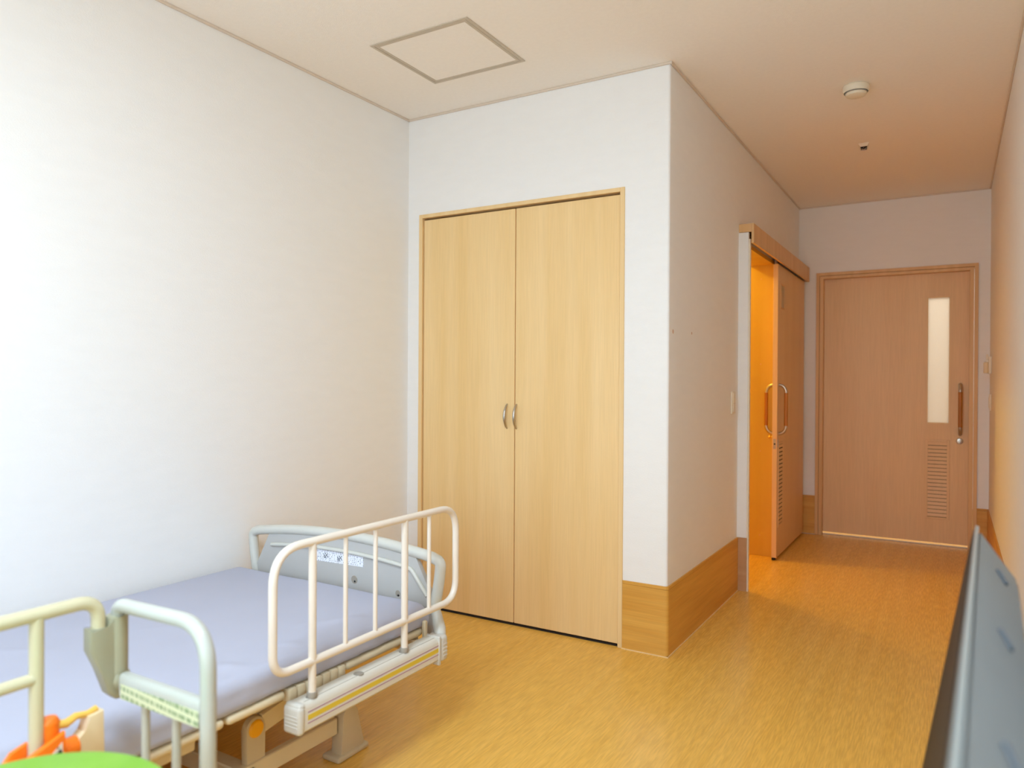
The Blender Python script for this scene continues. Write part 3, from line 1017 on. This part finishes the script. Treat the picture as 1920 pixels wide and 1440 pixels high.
br.lathe((XH, .862, .56), (0, 0, 1), [(0, .026), (.014, .023), (.021, .013), (.024, 0), (.021, -.013), (.012, -.024), (0, -.028)], 18)
br.build('swing_bracket', M_bracket, ar, label='olive grey plastic swing bracket')
ang = math.radians(-4.5)
ux, uy = math.cos(ang), math.sin(ang)


def ap(s, z):
    return (XH + s * ux, .862 + s * uy, z)


MB().tube([ap(.0, .655), ap(.0, .708), ap(.313, .726), ap(.313, .36)], .0140, 16, fillet=[0, .075, .085, 0], fseg=10).build('arm_hoop', M_rail_grey, ar, label='pale grey swing arm loop')
lbm = MB()
# flattened lower bar
q0, q1 = Vector(ap(.028, .553)), Vector(ap(.312, .570))
dv = (q1 - q0)
nrm = Vector((-uy, ux, 0)).normalized()
for_ = []
cs_ = []
for k in range(16):
    a = 2 * PI * k / 16
    cs_.append((math.copysign(abs(math.cos(a)) ** .6, math.cos(a)) * .012, math.copysign(abs(math.sin(a)) ** .6, math.sin(a)) * .026))
lbm.poly([q0 + nrm * c + Vector((0, 0, s)) for c, s in cs_], dv)
lbo = lbm.build('lower_bar', M_rail_grey, ar)
lt = MB()
zoff = Vector((0, 0, -.006))
f0, f1 = q0 + dv * .03, q0 + dv * .97
lt.poly([f0 - nrm * .0125 + Vector((0, 0, -.021)), f1 - nrm * .0125 + Vector((0, 0, -.021)), f1 - nrm * .0125 + Vector((0, 0, .008)), f0 - nrm * .0125 + Vector((0, 0, .008))], -nrm * .0008)
lt.build('bar_label', M_label2, lbo, False, label='pale yellow-green label with small print')
for s, z in ((.106, .540), (.213, .546)):
    MB().tube([ap(s, .376), ap(s, z)], .0080, 12).build('thin_post', M_rail_grey, ar)
MB().tube([ap(.09, .376), ap(.313, .376)], .0110, 14).build('bottom_bar', M_rail_grey, ar)
# orange lever clamp with buff handle at the foot of the post
cl_ = MB()
cl_.tube([(XH, .732, .40), (XH, .732, .520)], .0165, 18)
cl_.lathe((XH, .732, .518), (0, 0, 1), [(.0165, 0), (.017, .006), (.012, .014), (0, .017)], 18)
cl_.tube([(XH + .002, .752, .462), (XH + .002, .778, .462)], .019, 16)
cl_ = cl_.build('lever_clamp', M_orange, ar, label='orange locking clamp')
MB().poly([(XH + .018, .655, .452), (XH + .018, .672, .480), (XH + .018, .745, .508), (XH + .018, .748, .40), (XH + .018, .68, .40)], (.014, 0, 0), .004, 2).build('lever', M_orange, cl_)
lvb = MB().poly([(XH + .0322, .676, .440), (XH + .0322, .738, .492), (XH + .0322, .742, .420), (XH + .0322, .69, .410)], (.0008, 0, 0)).build('lever_label', M_label3, cl_, False, label='label with a dark bar on the orange lever')
MB().poly([(XH + .0332, .694, .452), (XH + .0332, .735, .481), (XH + .0332, .738, .472), (XH + .0332, .697, .441)], (.0006, 0, 0)).build('dark_bar', M_black, cl_, False)
MB().poly([(XH - .02, .640, .41), (XH - .02, .650, .462), (XH - .02, .672, .488), (XH - .02, .700, .496), (XH - .02, .700, .41)], (.012, 0, 0), .004, 2).build('rear_cheek', M_orange, cl_)
gl_ = MB()
gl_.poly([(XH - .010, .750, .462), (XH - .010, .772, .472), (XH - .010, .792, .484), (XH - .010, .796, .512), (XH - .010, .826, .514), (XH - .010, .828, .425), (XH - .010, .750, .425)], (.026, 0, 0), .004, 2)
gl_ = gl_.build('grip_loop', M_buff, ar, label='buff plastic grip of the lock')
MB().tube([(XH + .003, .742, .514), (XH + .003, .760, .510), (XH + .003, .778, .517), (XH + .003, .800, .513), (XH + .003, .818, .518)], [.0085, .0085, .007, .0065, .006], 12).build('grip_bar', M_mustard, gl_, label='mustard bar of the grip')

# ---------------------------------------------------------------- lime green stool
SX, SY, SZ, SR = -1.10, .51, .55, .21
stl = thing('round_stool', (SX, SY, 0), 'bright lime green round stool beside the bed', 'stool')
MB().lathe((SX, SY, SZ), (0, 0, 1), [(0, 0), (SR - .012, 0), (SR - .004, -.003), (SR, -.010), (SR, -.032), (SR - .006, -.040), (0, -.040)], 72).build('seat', M_green, stl)
for k in range(4):
    a = PI / 4 + k * PI / 2
    ca, sa = math.cos(a), math.sin(a)
    MB().tube([(SX + ca * .13, SY + sa * .13, SZ - .04), (SX + ca * .16, SY + sa * .16, .0)], .011, 12).build('leg', M_chrome, stl)
MB().tube([(SX + .149 * math.cos(2 * PI * k / 32), SY + .149 * math.sin(2 * PI * k / 32), .18) for k in range(32)], .006, 8, closed=True).build('foot_ring', M_chrome, stl)

# ---------------------------------------------------------------- television seen from above
# local frame: u runs along the top edge towards the far end, v towards the right wall (back of the set)
A0, A1 = Vector((-0.0022, 0.5010, .908)), Vector((0.0360, 1.5420, .908))
u = (A1 - A0)
TL_ = u.length
u.normalize()
v = Vector((u.y, -u.x, 0))
lean = math.radians(9.7)
dn = Vector((0, 0, -1)) * math.cos(lean) - v * math.sin(lean)      # down the screen
nf = -v * math.cos(lean) + Vector((0, 0, 1)) * math.sin(lean)      # out of the screen
tv = thing('television', (.06, 1.0, 0), 'grey flat television seen from behind its top edge in front of the right wall', 'television')
TH = .56


def tp_(s, d, o):
    return A0 + u * s + dn * d + nf * o


MB().poly([tp_(0, 0, 0), tp_(TL_, 0, 0), tp_(TL_, TH, 0), tp_(0, TH, 0)], -nf * .006, .0015, 2).build('bezel', M_bezel, tv)
MB().poly([tp_(.022, .006, .0006), tp_(TL_ - .012, .006, .0006), tp_(TL_ - .012, TH - .03, .0006), tp_(.022, TH - .03, .0006)], nf * .0012).build('screen', M_screen, tv, False)
# tapered back housing
hs = bmesh.new()
d0 = -v
ring1 = [tp_(.012, .004, -.0055), tp_(TL_ - .008, .004, -.0055), tp_(TL_ - .008, TH - .02, -.0055), tp_(.012, TH - .02, -.0055)]


def bk(s, z, o):
    p = A0 + u * s + v * o
    return Vector((p.x, p.y, z))


ring2 = [bk(.05, .826, .062), bk(TL_ - .035, .826, .062), bk(TL_ - .035, .50, .062), bk(.05, .50, .062)]
bk_ = MB()
a = [bk_.bm.verts.new(p) for p in ring1]
b_ = [bk_.bm.verts.new(p) for p in ring2]
for k in range(4):
    bk_.bm.faces.new((a[k], a[(k + 1) % 4], b_[(k + 1) % 4], b_[k]))
bk_.bm.faces.new(a)
bk_.bm.faces.new(b_[::-1])
bmesh.ops.bevel(bk_.bm, geom=[e for e in bk_.bm.edges], offset=.005, segments=2, affect='EDGES')
housing = bk_.build('back_housing', M_tvback, tv)
# slots on the sloping top of the housing
e0, e1 = tp_(0, .004, -.0055), bk(0, .826, .062)
for s in (.215, .545, .875):
    P0 = A0 + u * s
    p0 = P0 + (e0 - A0) + (e1 - e0) * .46
    p1 = P0 + (e0 - A0) + (e1 - e0) * .66 - u * .022
    nn = (e1 - e0).cross(u).normalized()
    if nn.z < 0:
        nn = -nn
    MB().tube([p0 + nn * .0006, p1 + nn * .0006], .0035, 8).build('vent_slot', M_slot, housing)
st_ = MB()
m_ = TL_ / 2
pb = A0 + u * m_
st_.box(pb.x + .012, pb.x + .045, pb.y - .05, pb.y + .05, .03, .50, .004, 1)
st_.build('stand_column', M_black, tv)
MB().box(pb.x - .11, pb.x + .16, pb.y - .25, pb.y + .25, 0, .03, .006, 2).build('stand_base', M_black, tv)
